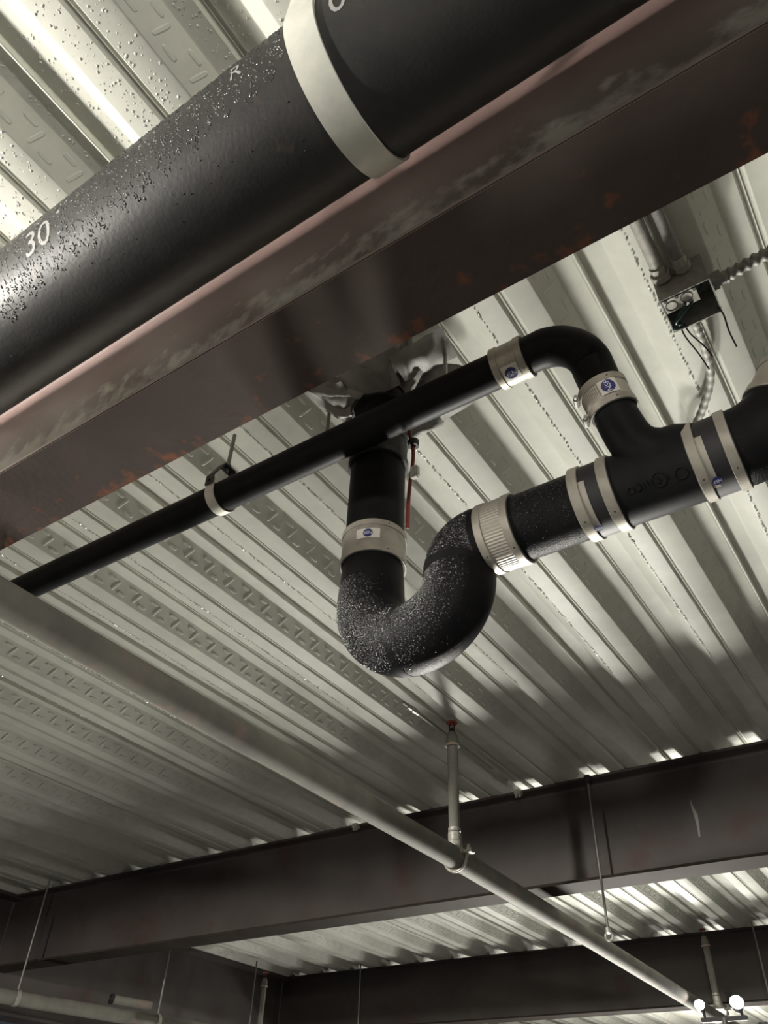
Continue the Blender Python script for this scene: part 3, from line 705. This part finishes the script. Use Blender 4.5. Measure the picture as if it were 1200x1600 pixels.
t = thing('armoured_cable', (-.06, 1.2, 1.30), 'grey armoured cable curving along the deck from the junction box behind the drain', 'cable')
pth = smooth_path([(-.052, 1.05, 1.300), (-.052, 1.10, 1.302), (-.055, 1.17, 1.306), (-.068, 1.25, 1.312), (-.105, 1.325, 1.315), (-.145, 1.385, 1.318), (-.185, 1.46, 1.33), (-.205, 1.56, 1.36)], 14)
mk('armour', tube(B(), pth, [.0085 + .0007 * math.cos(i * PI / 2) for i in range(len(pth))], 12), cond_m, t, ang=80)
bm = B(); lathe(bm, (-.052, 1.062, 1.300), (0, 1, 0), [(-.012, .008), (-.012, .013), (.008, .013), (.012, .010), (.012, .008)], 10, True); mk('connector', bm, cast_z, t, smooth=False)

# ------------------------------------------------------------------ condensation on the deck
def dome(vs, fs, x, y, z, r, ht=1):
    b = len(vs)
    for f, h in ((1, 0), (.8, .55), (.35, .95)):
        for k in range(6):
            q = k * PI / 3 + f; vs.append(V((x + r * f * math.cos(q), y + r * f * math.sin(q), z - r * h * .9 * ht)))
    vs.append(V((x, y, z - r * ht)))
    for j in (0, 1):
        for k in range(6): fs.append((b + j * 6 + k, b + j * 6 + (k + 1) % 6, b + j * 6 + 6 + (k + 1) % 6, b + j * 6 + 6 + k))
    for k in range(6): fs.append((b + 12 + k, b + 12 + (k + 1) % 6, b + 18))
vs, fs = [], []
for n in range(0, 9):
    xl = .0147 - P * n - BF
    y = .70 + random.random() * .1
    end = 2.5 - .08 * n if n != 0 else 2.2
    while y < end:
        y += random.uniform(.006, .016)
        dome(vs, fs, xl + random.uniform(.0015, .0045), y, ZB, random.uniform(.0016, .0034))
solo('water_drops', (vs, fs), water, 'beads of water hanging in rows along the edges of the deck ribs', 'water', kind='stuff')
vs, fs = [], []
for i in range(4200):
    n = random.randrange(0, 6); y = random.uniform(.02, .46); top = random.random() < .5
    xr = .0147 - P * n
    if top:
        xc = xr + WO + TF / 2; x = xc + random.choice((-1, 1)) * random.uniform(.013, TF / 2 - .004); z = ZT
    else:
        xc = xr - BF / 2; x = xc + random.choice((-1, 1)) * random.uniform(.013, BF / 2 - .004); z = ZB
    dome(vs, fs, x, y, z, random.choice((.0009, .0012, .0015, .0019, .0026)), .45)
solo('condensation_beads', (vs, fs), beadm, 'fine water beads spread over the deck above the big pipe', 'water', kind='stuff')

# ------------------------------------------------------------------ lamps
def hung_bulb(x, y, z, r, strength, label, col=(1, .96, .88)):
    t = thing('site_lamp', (x, y, z - r), label, 'lamp')
    bm = B(); sph(bm, (x, y, z), r, 3); mk('bulb', bm, glow('bulb_glow_%d' % strength, strength, col), t)
    bm = B(); lathe(bm, (x, y, z + r * .93), (0, 0, 1), [(0, r * .4), (.0, r * .5), (.05, r * .45), (.055, .006)], 16); mk('socket', bm, lamp_body, t)
    mk('cord', tube(B(), [(x, y, z + r + .03), (x, y, (z + ZB) / 2), (x, y, ZB)], .004, 8), wire_m, t)
    bm = B()
    for k in range(6):
        q = k * PI / 3; tube(bm, [(x + (r + .03) * math.sin(s) * math.cos(q), y + (r + .03) * math.sin(s) * math.sin(q), z + (r + .03) * math.cos(s)) for s in [PI * i / 12 for i in range(1, 12)]], .0015, 6)
    mk('wire_cage', bm, rod_m, t)
hung_bulb(-2.05, -.7, .85, .07, LAMP_A, 'caged site lamp hanging to the left of the camera')
hung_bulb(-2.0, 8.2, .86, .07, LAMP_C, 'caged site lamp hanging beyond the farthest beam')
# flood lamps on tripods, below the frame
def flood(x, y, z, aim, label):
    t = thing('tripod_lamp', (x, y, -OZ), label, 'lamp')
    aim = V(aim).normalized()
    bm = B(); lathe(bm, (x, y, z), aim, [(-.16, .03), (-.15, .18), (-.05, .36), (.0, .40), (.01, .40), (.0, .385)], 32); mk('housing', bm, lamp_body, t)
    bm = B(); lathe(bm, (x, y, z), aim, [(-.01, .385), (-.008, .2), (-.007, .0005)], 32); mk('lens', bm, bpy.data.materials.get('flood_glow') or glow('flood_glow', 60), t)
    ld = bpy.data.lights.new('flood_beam', 'SPOT'); ld.energy = LAMP_B; ld.color = (1, .975, .89); ld.spot_size = math.radians(78); ld.spot_blend = 1; ld.shadow_soft_size = .38
    lo = bpy.data.objects.new('flood_beam', ld); COL.objects.link(lo); lo.parent = t
    lo.matrix_local = MX.Translation(V((0, 0, z + OZ)) + aim * .03) @ aim.to_track_quat('-Z', 'Y').to_matrix().to_4x4()
    mk('post', tube(B(), [(x, y + .15, z - .05), (x, y + .12, -1.36), (x, y, -1.42)], .016, 12), rod_m, t)
    for k in range(3):
        q = k * 2 * PI / 3 + .4
        mk('leg', tube(B(), [(x, y, -1.36), (x + .35 * math.cos(q), y + .35 * math.sin(q), -OZ + .012)], .011, 10), rod_m, t)
flood(-3.5, 7.1, -1.12, (5.0, -6.0, .5), 'round flood lamp on a short tripod, nearer of the two beyond the beams')
flood(-2.9, 9.1, -1.05, (3.6, -8.0, .65), 'added unseen round flood lamp on a short tripod, by the back wall')  # second flood, added to soften the middle beam's shadow edge on the deck
hung_bulb(1.3, -2.4, .35, .07, LAMP_A * .65, 'added unseen fill lamp, a caged bulb hanging behind the camera to the right')  # added fill: lifts the deck webs over the big pipe and the strap
# the twin-head work lamp in view, on a tall stand whose foot is below the frame
lx, ly, lz = -1.27, 5.03, .80
t = thing('twin_work_lamp', (lx, ly, -OZ), 'dazzling twin-headed work lamp at bottom right, at the end of the sprinkler main', 'lamp')
wg = glow('work_lamp_glow', LAMP_V, (1, .98, .94)); d = V((.22, -.93, .30)).normalized()
for x, r in ((-1.368, .026), (-1.174, .034)):
    bm = B(); lathe(bm, (x, ly, lz + .015), d, [(-.07, .012), (-.07, r * .6), (-.02, r * .95), (.0, r * 1.08), (.006, r * 1.08), (.006, r)], 24); hd = mk('lamp_head', bm, lamp_body, t)
    bm = B(); lathe(bm, (x, ly, lz + .015), d, [(.004, r)] + [(.004 + r * .35 * math.sin(q), max(.0005, r * math.cos(q))) for q in [PI / 2 * i / 8 for i in range(1, 9)]], 24); mk('lens', bm, wg, hd, label='blinding white lens')
bm = B(); bbox(bm, (lx, ly + .06, lz - .045), (.24, .022, .022), .003); mk('cross_bar', bm, lamp_body, t)
for x in (-1.368, -1.174):
    bm = B(); tube(bm, [(x, ly + .06, lz - .04), (x, ly + .055, lz + .0)], .007, 8); mk('swivel', bm, lamp_body, t)
mk('post', tube(B(), [(lx, ly + .06, lz - .04), (lx, ly + .06, -.5), (lx, ly + .06, -1.4)], .014, 12), rod_m, t)
for k in range(3):
    q = k * 2 * PI / 3 + .9
    mk('leg', tube(B(), [(lx, ly + .06, -1.0), (lx + .45 * math.cos(q), ly + .06 + .45 * math.sin(q), -OZ + .012)], .011, 10), rod_m, t)
